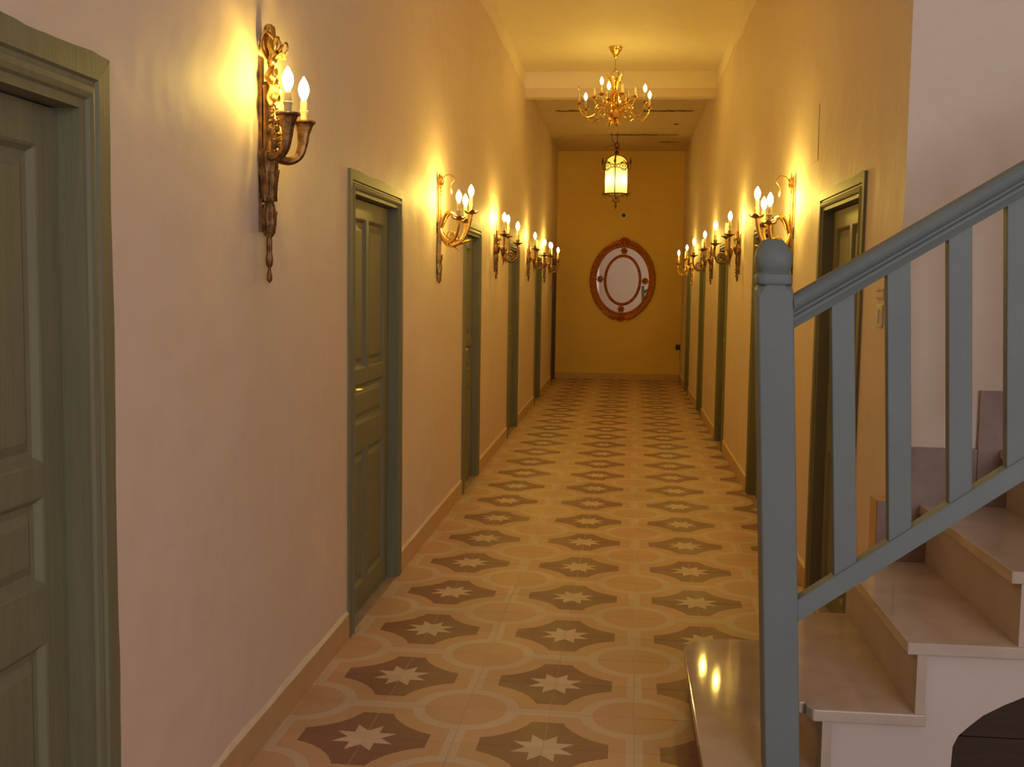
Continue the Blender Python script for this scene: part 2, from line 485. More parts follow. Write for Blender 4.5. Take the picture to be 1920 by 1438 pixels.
# ------------------------------------------------------------------ floor and its tiles
b = MB(); b.box(XL-.2, XH+.2, YBK-.2, YF+.2, -.15, -.0012)
floor = tag(b.build('floor', 'grout'), 'corridor floor of patterned cement tiles with stars and rings', 'floor', kind='structure')
TH, TX, TY, TS = -0.00919, -0.23412, 3.51321, .3
ct, st = math.cos(TH), math.sin(TH)
def t2w(a, c_): return TX+a*ct-c_*st, TY+a*st+c_*ct
def clip(poly, f):
    out = []
    for i in range(len(poly)):
        p_, q_ = poly[i], poly[(i+1) % len(poly)]
        fp, fq = f(p_), f(q_)
        if fp >= 0: out.append(p_)
        if (fp >= 0) != (fq >= 0):
            k = fp/(fp-fq); out.append(tuple(p_[j]+(q_[j]-p_[j])*k for j in range(4)))
    return out
G = .0012
full_mesh = {}
def tile_poly(i, j):
    """world polygon + uv of tile (i,j); star corner where i,j are even lattice points"""
    a0, a1, c0, c1 = i*TS+G, (i+1)*TS-G, j*TS+G, (j+1)*TS-G
    ua, ub = (0, 1) if i % 2 == 0 else (1, 0)
    va, vb = (0, 1) if j % 2 == 0 else (1, 0)
    return [(*t2w(a0, c0), ua, va), (*t2w(a1, c0), ub, va), (*t2w(a1, c1), ub, vb), (*t2w(a0, c1), ua, vb)]
def tile_geo(polys, zt=0.0, zb=-.0011, org=(0, 0)):
    vs, fs, uvs = [], [], []
    for P in polys:
        k = len(P); o = len(vs)
        vs += [(q[0]-org[0], q[1]-org[1], zt) for q in P] + [(q[0]-org[0], q[1]-org[1], zb) for q in P]
        fs.append(tuple(o+n_ for n_ in range(k))); uvs += [(q[2], q[3]) for q in P]
        for n_ in range(k):
            m_ = (n_+1) % k
            fs.append((o+n_, o+k+n_, o+k+m_, o+m_)); uvs += [(P[n_][2], P[n_][3])]*2 + [(P[m_][2], P[m_][3])]*2
    return vs, fs, uvs
def tile_mesh(name, polys, org=(0, 0)):
    vs, fs, uvs = tile_geo(polys, org=org)
    me = bpy.data.meshes.new(name); me.from_pydata(vs, [], fs); me.update()
    l = me.uv_layers.new(name='UVMap')
    flat = [x for q in uvs for x in q]
    l.data.foreach_set('uv', flat)
    me.materials.append(MT['tile']); return me
cands, rest = [], []
for i in range(-5, 14):
    for j in range(-26, 54):
        P = tile_poly(i, j)
        cx, cy = sum(q[0] for q in P)/4, sum(q[1] for q in P)/4
        if cy > YF+.3 or cx < XL-.4 or cx > XH+.3: continue
        # corridor strip, or the stair hall in front of it
        full = P
        P = clip(P, lambda q: q[0]-(XL+.001))
        P = clip(P, lambda q: (YF-.001)-q[1])
        P = clip(P, lambda q: q[1]-(YBK+.001))
        P = clip(P, lambda q: (XH-.001)-q[0])
        if cy > YC-.1: P = clip(P, lambda q: (XR-.001)-q[0])
        if len(P) < 3: continue
        px, py = project((min(max(cx, XL+.05), 3), max(cy, .6), 0))
        vis = cy > 2.3 and -60 < px < 1900 and py < 1500 and cx < XR+.1 and not (cx > .40 and cy < 4.1)
        (cands if vis else rest).append((cy, cx, i, j, P, len(P) == 4 and all(abs(P[k][0]-full[k][0]) < 1e-9 and abs(P[k][1]-full[k][1]) < 1e-9 for k in range(4))))
cands.sort(key=lambda q: q[0])
for cy, cx, i, j, P, whole in cands[:300]:
    if whole:
        key = (i % 2, j % 2)
        if key not in full_mesh:
            full_mesh[key] = (tile_mesh('tile', [P], (cx, cy)))
        me = full_mesh[key]; loc = (cx, cy, random.uniform(-.0004, .0004))
    else:
        me = tile_mesh('tile', [P], (cx, cy)); loc = (cx, cy, 0)
    o = bpy.data.objects.new('tile', me); COL.objects.link(o); o.location = loc; o.parent = floor
o = bpy.data.objects.new('floor_tiles', tile_mesh('floor_tiles', [q[4] for q in cands[300:]+rest])); COL.objects.link(o)
o.parent = floor; o['kind'] = 'stuff'
# threshold floor inside the door recesses
for k, (side, doors) in enumerate((('left', LEFT_DOORS), ('right', RIGHT_DOORS))):
    for d0, d1, c in doors:
        b = MB()
        if side == 'left': b.box(XL-.16, XL, d0+LAP+.001, d1-LAP-.001, -.0011, -.0002)
        else: b.box(XR, XR+.16, d0+LAP+.001, d1-LAP-.001, -.0011, -.0002)
        b.build('threshold', 'cement', floor)

# ------------------------------------------------------------------ baseboards
def baseboard(name, xw, sgn, spans, label):
    root = empty(name, (xw, spans[0][0], 0)); tag(root, label, 'baseboard', kind='structure')
    cache = {}
    for (a, c_) in spans:
        n = max(1, round((c_-a)/.385)); L = (c_-a)/n
        for k in range(n):
            y0 = a+k*L
            key = round(L, 4)
            if key not in cache:
                b = MB(); x0, x1 = sorted((0, sgn*.010)); b.box(x0, x1, .0009, L-.0009, .0, .108)
                cache[key] = b.mesh('baseboard_tile', 'base')
            o = bpy.data.objects.new('baseboard_tile', cache[key]); COL.objects.link(o); o.parent = root; o.location = (0, y0-spans[0][0], 0)
        # plaster lip finishing the top of the tiles
        m_ = max(2, int((c_-a)/.12)); b = MB(); vs = []
        for k in range(m_+1):
            y = a+(c_-a)*k/m_-spans[0][0]; w = .009+random.uniform(-.002, .003); hh_ = .016+random.uniform(-.004, .006)
            vs += [(0, y, .108), (sgn*w, y, .108), (sgn*.001, y, .108+hh_), (0, y, .108+hh_)]
        fs = [(j*4+k, j*4+(k+1) % 4, j*4+4+(k+1) % 4, j*4+4+k) for j in range(m_) for k in range(4)] + [(3, 2, 1, 0), (m_*4, m_*4+1, m_*4+2, m_*4+3)]
        b.add(vs, fs); b.build('plaster_lip', 'plaster_lip', root)
def spans(doors, a, z):
    out = []; y = a
    for d0, d1, c in doors:
        if d0-y > .03: out.append((y, d0-.003))
        y = d1+.003
    if z-y > .03: out.append((y, z))
    return out
baseboard('baseboard_left', XL, 1, spans(LEFT_DOORS, YBK, YF-.012), 'tan tile baseboard along the left wall')
baseboard('baseboard_right', XR, -1, spans(RIGHT_DOORS, 4.25, YF-.012), 'tan tile baseboard along the right corridor wall')
root = empty('baseboard_far', (0, YF, 0)); tag(root, 'tan tile baseboard under the mirror on the end wall', 'baseboard', kind='structure')
n = 6; L = (XR-XL)/n
b = MB(); b.box(.0009, L-.0009, -.011, 0, 0, .102); me = b.mesh('baseboard_tile', 'base')
for k in range(n):
    o = bpy.data.objects.new('baseboard_tile', me); COL.objects.link(o); o.parent = root; o.location = (XL+k*L, 0, 0)

# ------------------------------------------------------------------ doors
def casing_profile(c):
    k = c/.11
    return [(0, 0), (0, .012), (.048*k, .013), (.053*k, .006), (.059*k, .006), (.066*k, .013), (.078*k, .017), (.088*k, .013), (.093*k, .006), (c, .004), (c, -.105), (LAP+.001, -.105), (LAP+.001, 0)]
def door(idx, side, d0, d1, c, label, m='paint', handle_near=True, handle=True):
    xw = XL if side == 'left' else XR
    root = empty('door_%d' % idx, (xw, (d0+d1)/2, 0), 0 if side == 'left' else PI)
    tag(root, label, 'door', kind='structure')
    Wd = d1-d0; prof = casing_profile(c); rnd = random.Random(idx)
    N = 30
    jit = [[(rnd.uniform(-.0015, .0015)+.003*math.sin(i*.55+s*2+idx)) for i in range(N+1)] for s in range(3)]
    for s in (-1, 1):
        b = MB()
        def fn(i, q, s=s):
            y, x = q; jy = jit[0 if s < 0 else 1][i] if y == 0 else 0
            return (x, s*(Wd/2-y+jy), (DH-y)*i/N)
        b.prism(prof, fn, N+1); b.build('jamb', m, root)
    b = MB()
    def fh(i, q):
        y, x = q; jz = jit[2][i] if (y == 0 and 0 < i < N) else 0
        return (x, (-Wd/2+y)+(Wd-2*y)*i/N, DH-y+jz)
    b.prism(prof, fh, N+1); b.build('head_casing', m, root)
    # leaf
    l0, l1, ztop = -Wd/2+c+.004, Wd/2-c-.004, DH-c-.005
    xf, xb = -.046, -.086
    stile = .082; mun = .052
    zz = [.115, .750, .872, 1.062, 1.128, ztop-.082]
    b = MB()
    b.box(xb, xf, l0, l0+stile, .008, ztop); b.box(xb, xf, l1-stile, l1, .008, ztop)
    i0, i1 = l0+stile, l1-stile
    b.box(xb, xf, i0, i1, .008, zz[0]); b.box(xb, xf, i0, i1, zz[1], zz[2]); b.box(xb, xf, i0, i1, zz[3], zz[4]); b.box(xb, xf, i0, i1, zz[5], ztop)
    b.box(xb, xf, -mun/2, mun/2, zz[0], zz[1]); b.box(xb, xf, -mun/2, mun/2, zz[4], zz[5])
    leaf = b.build('leaf', m, root)
    def panel(y0, y1, z0, z1):
        loops = [(0, -.001), (.005, -.003), (.016, -.016), (.030, -.018), (.052, -.008)]
        vs = []
        for ins, dx in loops:
            vs += [(xf+dx, y0+ins, z0+ins), (xf+dx, y1-ins, z0+ins), (xf+dx, y1-ins, z1-ins), (xf+dx, y0+ins, z1-ins)]
        k = len(loops)
        fs = [(i*4+j, i*4+(j+1) % 4, i*4+4+(j+1) % 4, i*4+4+j) for i in range(k-1) for j in range(4)]
        fs.append(tuple((k-1)*4+j for j in range(4)))
        o = len(vs); vs += [(xb+.004, y0, z0), (xb+.004, y1, z0), (xb+.004, y1, z1), (xb+.004, y0, z1)]
        fs += [(j, (j+1) % 4, o+(j+1) % 4, o+j) for j in range(4)] + [(o, o+1, o+2, o+3)]
        p_ = MB(); p_.add(vs, fs); p_.build('panel', m, leaf)
    panel(i0, -mun/2, zz[4], zz[5]); panel(mun/2, i1, zz[4], zz[5])
    panel(i0, i1, zz[2], zz[3])
    panel(i0, -mun/2, zz[0], zz[1]); panel(mun/2, i1, zz[0], zz[1])
    if handle:
        hy = (l0+.045) if handle_near else (l1-.045); sg = 1 if handle_near else -1
        b = MB(); b.box(xf, xf+.005, hy-.018, hy+.018, .93, 1.12); b.build('lock_plate', 'steel' if m == 'paint' else 'iron', leaf, bevel=.002)
        b = MB(); b.tube(curve([(xf+.004, hy, 1.055), (xf+.035, hy, 1.055), (xf+.045, hy+sg*.02, 1.055), (xf+.046, hy+sg*.10, 1.05)], 4), .008, 8)
        b.build('handle', 'steel', leaf, smooth=True)
    return root
DL = ['wide green-grey panelled door cut off by the left picture edge', 'green-grey panelled door with worn lever on left wall, before the swan-neck sconce',
      'green panelled door on left wall just past the swan-neck sconce', 'green door on left wall beyond the first bronze scroll sconce',
      'narrow-looking green door on left wall beyond the second bronze scroll sconce', 'dark brown door at the far left corner beside the end wall']
for i, (d0, d1, c) in enumerate(LEFT_DOORS):
    door(i+1, 'left', d0, d1, c, DL[i], 'paint' if i < 5 else 'darkdoor', True, i != 0)
DR = ['green panelled door on right wall seen through the stair balusters', 'green door on right wall half hidden by the newel post',
      'green door on right wall beneath the first bronze scroll sconce past the newel', 'green door on right wall beneath the second bronze scroll sconce',
      'last green door on right wall near the black adapter']
for i, (d0, d1, c) in enumerate(RIGHT_DOORS):
    door(i+7, 'right', d0, d1, c, DR[i], 'paint', False, True)

# ------------------------------------------------------------------ staircase
NOSE = [.25, .539, .783, 1.043, 1.305, 1.565, 1.825, 2.085, 2.345, 2.605]
STZ = [.175, .371, .570, .776, .979, 1.18, 1.38, 1.58, 1.78, 1.98]
YN = 3.0; SL = .034
sc_ = empty('staircase', (.25, YN, 0)); tag(sc_, 'beige marble staircase rising to the right from the tiled corridor', 'staircase')
ox, oy = .25, YN
# first step: a wide slab with a rounded far corner
def step_outline(ins=0):
    x0, y1, y0 = .25+ins, 4.215-ins, 2.62+ins
    P = [(.62, y0)]
    r = .12
    for k in range(7):
        a = -PI/2-PI/2*k/6; P.append((x0+r+r*math.cos(a), y0+r+r*math.sin(a)))
    rx, ry = .20, .15
    for k in range(9):
        a = PI-PI/2*k/8; P.append((x0+rx+rx*math.cos(a), y1-ry+ry*math.sin(a)))
    P += [(XR-.012, y1), (XR-.012, YC+.001), (.62, YC+.001)]
    return P
def slab(P, z0, z1):
    b = MB(); b.prism([(x-ox, y-oy) for x, y in P], lambda i, q: (q[0], q[1], z0 if i == 0 else z1), 2); return b
slab(step_outline(0), STZ[0]-SL, STZ[0]).build('tread', 'marble', sc_, bevel=.004)
slab(step_outline(.02), 0, STZ[0]-SL).build('riser', 'skirt', sc_)
for k in range(1, len(NOSE)):
    x0 = NOSE[k]; x1 = (NOSE[k+1] if k+1 < len(NOSE) else x0+.70)+.058
    b = MB()
    if k == 1:   # notched near corner where the newel stands
        P = [(x0-.03, YN+.055), (x0-.012, YN+.055), (x0-.012, YN+.03), (x0+.002, YN), (x1, YN), (x1, YC-.001), (x0-.03, YC-.001)]
        P = [(x-ox, y-oy) for x, y in P]
        b.prism(P, lambda i, q: (q[0], q[1], STZ[k]-SL if i == 0 else STZ[k]), 2)
    else:
        b.box(x0-ox, x1-ox, 0, YC-.001-oy, STZ[k]-SL, STZ[k])
    b.build('tread', 'marble', sc_, bevel=.004)
    b = MB(); b.box(x0+.028-ox, x0+.054-ox, .004, YC-.001-oy, STZ[k-1]+.0005, STZ[k]-SL); b.build('riser', 'riser', sc_)
# plastered body with the arched void underneath
poly = [(.594, .0)]
for k in range(1, len(NOSE)):
    poly.append((NOSE[k]+.055, STZ[k]-SL)); 
    nx = NOSE[k+1]+.055 if k+1 < len(NOSE) else NOSE[k]+.72
    poly.append((nx, STZ[k]-SL))
poly[1] = (.594, STZ[1]-SL)
last = poly[-1]
poly += [(last[0], STZ[-1]-.3), (2.6, 1.52), (2.2, 1.19), (1.8, .90), (1.5, .68), (1.25, .495), (1.092, .419), (1.052, .399), (.998, .367), (.96, .332), (.935, .306), (.922, .275), (.919, .20), (.919, 0)]
b = MB(); b.prism(poly, lambda i, q: (q[0]-ox, (.030, YC-.002-oy)[i], q[1]), 2); b.build('stair_body', 'stringer', sc_)
# stepped skirting tiles against the wall
tiles_ = [(.90, .965, .782, .571)] + [(NOSE[k]-.075, NOSE[k+1]-.075, STZ[k]+.2, STZ[k-1]+.001) for k in range(3, len(NOSE)-1)]
for (x0, x1, zt, zb) in tiles_:
    b = MB(); b.box(x0+.001-ox, x1-.001-ox, YC-.022-oy, YC-.0015-oy, max(zb, 0), zt-.001); b.build('skirting_tile', 'skirt', sc_)
b = MB(); b.box(.902-ox, .949-ox, YC+.0-oy, YC+.10-oy, .3, .78); b.build('skirting_return', 'base', sc_)
# boards added under the arch; their dark colour stands for the void's shade
SOF = [(.922, .275), (.935, .306), (.96, .332), (.998, .367), (1.052, .399), (1.092, .419), (1.25, .495), (1.5, .68), (1.8, .90), (2.2, 1.19)]
shade_root = empty('understair_shade', (.94, 3.2, 0)); tag(shade_root, 'added dark brown boards standing in for the shade under the stair arch', 'shade backing')
for k in range(7):
    z0 = .001+k*.12; zt_ = z0+.122
    x0 = .925
    for (xa, za), (xb_, zb_) in zip(SOF[:-1], SOF[1:]):
        if za <= zt_ <= zb_: x0 = xa+(xb_-xa)*(zt_-za)/(zb_-za)+.004
    b = MB(); b.box(x0-.94, 2.9-.94, 0, .02, z0, z0+.117); b.build('board', 'dark', shade_root)

# ------------------------------------------------------------------ balustrade
rl = empty('stair_railing', (.46, YN, STZ[0])); tag(rl, 'blue-grey painted wooden stair railing with square newel post', 'railing')
RX, RY, RZ = .46, YN, STZ[0]
def lean(x, y, z): return (x-.048*(z-.25)-RX, y-RY, z-RZ)   # the old railing leans a little
def lean_pts(b): b.v = [lean(*q) for q in b.v]; return b
# newel: octagon-shouldered shaft, collar and rounded cap
def sq(h, cut, cx, cy):
    c = cut; return [(cx-h+c, cy-h), (cx+h-c, cy-h), (cx+h, cy-h+c), (cx+h, cy+h-c), (cx+h-c, cy+h), (cx-h+c, cy+h), (cx-h, cy+h-c), (cx-h, cy-h+c)]
def stack(levels, cx, cy):
    b = MB(); vs = []
    for (z, h, c) in levels: vs += [(x, y, z) for x, y in sq(h, c, cx, cy)]
    m_ = len(levels)
    fs = [(i*8+j, i*8+(j+1) % 8, i*8+8+(j+1) % 8, i*8+8+j) for i in range(m_-1) for j in range(8)]
    fs += [tuple(range(8))[::-1], tuple((m_-1)*8+j for j in range(8))]
    b.add(vs, fs); return b
NX, NY = .461, 3.046
H_ = .0475
b = stack([(STZ[0], H_, .004), (1.497, H_, .004), (1.513, H_, .014), (1.527, H_-.004, .022), (1.5275, H_-.010, .022)], NX, NY)
lean_pts(b).build('newel_post', 'rail', rl, bevel=.002)
b = MB(); nn = 32; vs = []
lev = [(1.527, .044, 5), (1.530, H_-.001, 6), (1.5325, H_, 7), (1.552, H_, 7), (1.555, H_-.001, 6), (1.558, H_-.006, 5), (1.560, H_-.008, 4.5), (1.565, H_-.006, 4), (1.573, H_-.001, 3.6), (1.585, H_+.0015, 3.5), (1.600, H_+.0015, 3.5), (1.613, H_-.001, 3.4), (1.625, H_-.006, 3.2), (1.636, H_-.012, 3), (1.643, H_-.017, 2.8), (1.6475, H_-.022, 2.6), (1.649, H_-.030, 2.4)]
for z, h_, e_ in lev:
    for j in range(nn):
        w = 2*PI*(j+.5)/nn; c_, s_ = math.cos(w), math.sin(w); r_ = h_/((abs(c_)**e_+abs(s_)**e_)**(1/e_))
        vs.append((NX+r_*c_, NY+r_*s_, z))
fs = [(i*nn+j, i*nn+(j+1) % nn, (i+1)*nn+(j+1) % nn, (i+1)*nn+j) for i in range(len(lev)-1) for j in range(nn)]
fs += [tuple(range(nn))[::-1], tuple((len(lev)-1)*nn+j for j in range(nn))]
b.add(vs, fs); lean_pts(b).build('newel_cap', 'rail', rl, smooth=True)
# rails (profile in the plane across the rail: (across y, height))
def rail(name, x0, za, x1, zb, prof, extra=0):
    b = MB(); k = (zb-za)/(x1-x0)
    xe = x1+extra; ze = zb+k*extra
    b.prism(prof, lambda i, q: (x0 if i == 0 else xe, YN+q[0], (za if i == 0 else ze)+q[1]), 2)
    return lean_pts(b).build(name, 'rail', rl, smooth=True)
# positions below are undone by the lean so that they land where measured
def unl(x, z): return x+.048*(z-.25)
hp = [(.018, 0), (.012, .012), (.004, .022), (.006, .030), (.016, .036), (.016, .042), (.004, .048), (-.004, .058), (-.006, .072), (.0, .082), (.014, .090), (.036, .093), (.060, .090), (.074, .082), (.080, .072), (.078, .058), (.07, .048), (.058, .042), (.058, .036), (.068, .03), (.070, .022), (.062, .012), (.056, 0)]
x0, x1 = .452, 1.019
A = unl(x0, 1.41); B = unl(x1, 1.76)
rail('handrail', A, 1.410, B, 1.759, hp, 1.0)
lp = [(.012, 0), (.012, .055), (.016, .061), (.058, .061), (.062, .055), (.062, 0)]
A2 = unl(.49, .612); B2 = unl(1.06, 1.016)
rail('bottom_rail', A2, .609, B2, 1.016, lp, 1.0)
def zr(x, A_, za, B_, zb): return za+(x-A_)*(zb-za)/(B_-A_)
for k in range(12):
    xc = (.596, .741, .8915, 1.040)[k] if k < 4 else 1.040+.149*(k-3)
    zm = (1.152, 1.156, 1.302, 1.304)[k] if k < 4 else 1.5
    xc = unl(xc, zm); h = .0305
    if xc > B+.97: break
    b = MB()
    zl = [zr(xc+d, A2, .609+.058, B2, 1.016+.058) for d in (-h, h)]; zu = [zr(xc+d, A, 1.410+.004, B, 1.759+.004) for d in (-h, h)]
    y0, y1 = YN+.020, YN+.054
    vs = [(xc-h, y0, zl[0]), (xc+h, y0, zl[1]), (xc+h, y1, zl[1]), (xc-h, y1, zl[0]), (xc-h, y0, zu[0]), (xc+h, y0, zu[1]), (xc+h, y1, zu[1]), (xc-h, y1, zu[0])]
    b.add(vs, [(0, 1, 2, 3), (4, 5, 6, 7), (0, 1, 5, 4), (1, 2, 6, 5), (2, 3, 7, 6), (3, 0, 4, 7)])
    lean_pts(b).build('baluster', 'rail', rl, bevel=.003)

# ------------------------------------------------------------------ lamp parts shared by all
BULB = [(.006, 0), (.008, .006), (.0145, .020), (.0178, .034), (.0165, .047), (.011, .061), (.005, .071), (.0015, .077)]
_bm = {}
def bulb(parent, loc, kind='bulb', k=1.0):
    key = (kind, k)
    if key not in _bm:
        b = MB(); b.lathe([(r*k, z*k) for r, z in BULB], n=12); _bm[key] = b.mesh('bulb', kind, True, 1.5)
    o = bpy.data.objects.new('bulb', _bm[key]); COL.objects.link(o); o.parent = parent; o.location = loc
    if kind.startswith('bulb'): o['label'] = 'glowing flame-shaped bulb'
    return o
def candle(root, x, y, z, L=.08, r=.0115, lit=True, k=1.0, kind='bulb'):
    b = MB(); b.lathe([(r, 0), (r, L*.9), (r*.9, L)], n=12)
    b.lathe([(r*1.02, L*.55), (r*1.25, L*.5), (r*1.15, L*.42), (r*1.02, L*.36)], n=12, flute=.08, fl_n=3)
    c = b.build('candle', 'ivory', root, smooth=True, loc=(x, y, z))
    if lit: bulb(c, (0, 0, L), kind, k)
    return c
def spiral(c, r0, r1, a0, turns, plane='xz', n=18):
    out = []
    for i in range(n+1):
        t_ = i/n; a = a0+turns*2*PI*t_; r = r0+(r1-r0)*t_
        d = (math.cos(a)*r, math.sin(a)*r)
        out.append((c[0]+d[0], c[1], c[2]+d[1]) if plane == 'xz' else (c[0], c[1]+d[0], c[2]+d[1]))
    return out

# ------------------------------------------------------------------ sconce A: two fluted horns
def sconce_horn(loc, rz, label):
    root = empty('wall_sconce', loc, rz); tag(root, label, 'wall sconce', 'candle sconces along the corridor')
    b = MB()
    prof = [(.002, -.402), (.008, -.392), (.0085, -.378), (.004, -.355), (.010, -.345), (.0115, -.325), (.0085, -.305), (.009, -.27), (.008, -.258), (.018, -.245), (.022, -.215), (.0225, -.185), (.017, -.158), (.0135, -.150), (.022, -.138), (.0265, -.10), (.0275, -.05), (.029, -.015), (.034, -.008), (.034, .006), (.026, .012), (.018, .02), (.0165, .12), (.0175, .20), (.022, .212), (.012, .225)]
    b.lathe(prof, (.030, 0, 0), 32, flute=.10, fl_n=8)
    b.box(0, .012, -.012, .012, -.24, .30)
    b.build('backplate', 'bronze', root, smooth=True)
    # acanthus overlay on the lower body
    b = MB()
    for a in range(6):
        w = a/6*2*PI+.3; d = Vector((math.cos(w), math.sin(w), 0)); sd = Vector((-d.y, d.x, 0)); c = Vector((.030, 0, 0))
        b.leaf(c+d*.024+Vector((0, 0, -.145)), c+d*.032+Vector((0, 0, -.045)), sd, .026, .004)
        b.leaf(c+d*.012+Vector((0, 0, -.255)), c+d*.0255+Vector((0, 0, -.175)), sd, .020, .003)
    b.build('leaf_ornament', 'bronze', root)
    # ribbon bow at the top
    b = MB()
    for s in (-1, 1):
        lp_ = curve([(.034, s*.006, .285), (.018, s*.022, .322), (.022, s*.030, .362), (.042, s*.032, .372), (.050, s*.026, .338), (.036, s*.010, .290)], 5)
        b.ribbon(lp_, [Vector((.25*math.sin(q_*.5), 1, .35*math.cos(q_*.6))) for q_ in range(len(lp_))], lerp_list([.010, .020, .016, .020, .010], len(lp_)), .004)
        lp3 = curve([(.036, s*.010, .288), (.058, s*.034, .304), (.078, s*.044, .330), (.070, s*.040, .352), (.052, s*.028, .322), (.038, s*.010, .292)], 5)
        b.ribbon(lp3, [Vector((.4*math.cos(q_*.4), .8, .5*math.sin(q_*.5))) for q_ in range(len(lp3))], lerp_list([.010, .018, .014, .018, .008], len(lp3)), .004)
        tl = curve([(.036, 0, .285), (.046, s*.020, .262), (.038, s*.034, .232), (.052, s*.030, .205), (.044, s*.040, .17), (.050, s*.033, .145)], 5)
        b.ribbon(tl, (.35, 1, 0), lerp_list([.022, .03, .02], len(tl)), .004)
        lp2 = curve([(.03, s*.004, .29), (.022, s*.010, .35), (.026, s*.014, .390), (.042, s*.010, .394), (.046, s*.004, .35), (.038, 0, .29)], 5)
        b.ribbon(lp2, (.2, 1, .2), lerp_list([.008, .016, .012, .016, .008], len(lp2)), .004)
        cr = curve([(.040, s*.004, .29), (.058, s*.022, .315), (.062, s*.036, .300), (.050, s*.050, .325), (.056, s*.044, .352), (.046, s*.058, .365)], 4)
        b.ribbon(cr, [Vector((.5, .2*s, 1-.12*i)) for i in range(len(cr))], lerp_list([.014, .026, .022, .012], len(cr)), .004)
        tw = curve([(.040, s*.006, .275), (.052, s*.016, .245), (.044, s*.024, .215), (.056, s*.016, .185), (.046, s*.010, .155)], 4)
        b.ribbon(tw, [Vector((math.cos(i*.45), s*math.sin(i*.45), .15)) for i in range(len(tw))], .022, .004)
    b.ball((.042, 0, .285), .017, 10, 6, (1, 1, .9))
    b.build('ribbon_bow', 'giltbronze', root, smooth=True)
    # garlands of beads and leaves down both sides
    rnd = random.Random(3)
    for s in (-1, 1):
        b = MB()
        pth = curve([(.040, s*.024, .17), (.050, s*.030, .12), (.046, s*.036, .08), (.058, s*.038, .05), (.060, s*.036, .02), (.052, s*.032, -.01)], 6)
        for i, q in enumerate(pth):
            rr = .0045+.0045*min(1, i/12)
            b.ball(q+Vector((rnd.uniform(-.004, .004), rnd.uniform(-.004, .004), 0)), rr, 7, 4)
            if i % 3 == 0: b.ball(q+Vector((rnd.uniform(-.007, .009), rnd.uniform(-.007, .007), .004)), rr*.85, 6, 4)
        st_ = curve([(.050, s*.026, .15), (.064, s*.026, .12), (.062, s*.030, .098)], 4)
        b.tube(st_, .0022, 5); b.ball(st_[-1], .006, 6, 4, (1, 1, 1.6))
        b.build('garland', 'bronze', root, smooth=True)
    for s in (-1, 1):
        pth = curve([(.030, s*.012, .0), (.052, s*.034, -.010), (.080, s*.062, -.012), (.104, s*.076, .006), (.114, s*.081, .040), (.117, s*.083, .078), (.118, s*.084, .108)], 5)
        b = MB(); b.tube(pth, lerp_list([.012, .0125, .013, .0135, .0155, .020, .031], len(pth)), 24, flute=.07, fl_n=8)
        arm = b.build('arm', 'bronze', root, smooth=True)
        b = MB(); b.lathe([(.029, 0), (.036, .003), (.0375, .007), (.035, .011), (.016, .012), (.012, .012)], (.118, s*.084, .106), 32, flute=.03, fl_n=16)
        b.build('drip_cup', 'bronze', arm, smooth=True)
        candle(root, .118, s*.084, .117, .062, .0118, True, 1.0, 'bulb_mid')
    return root

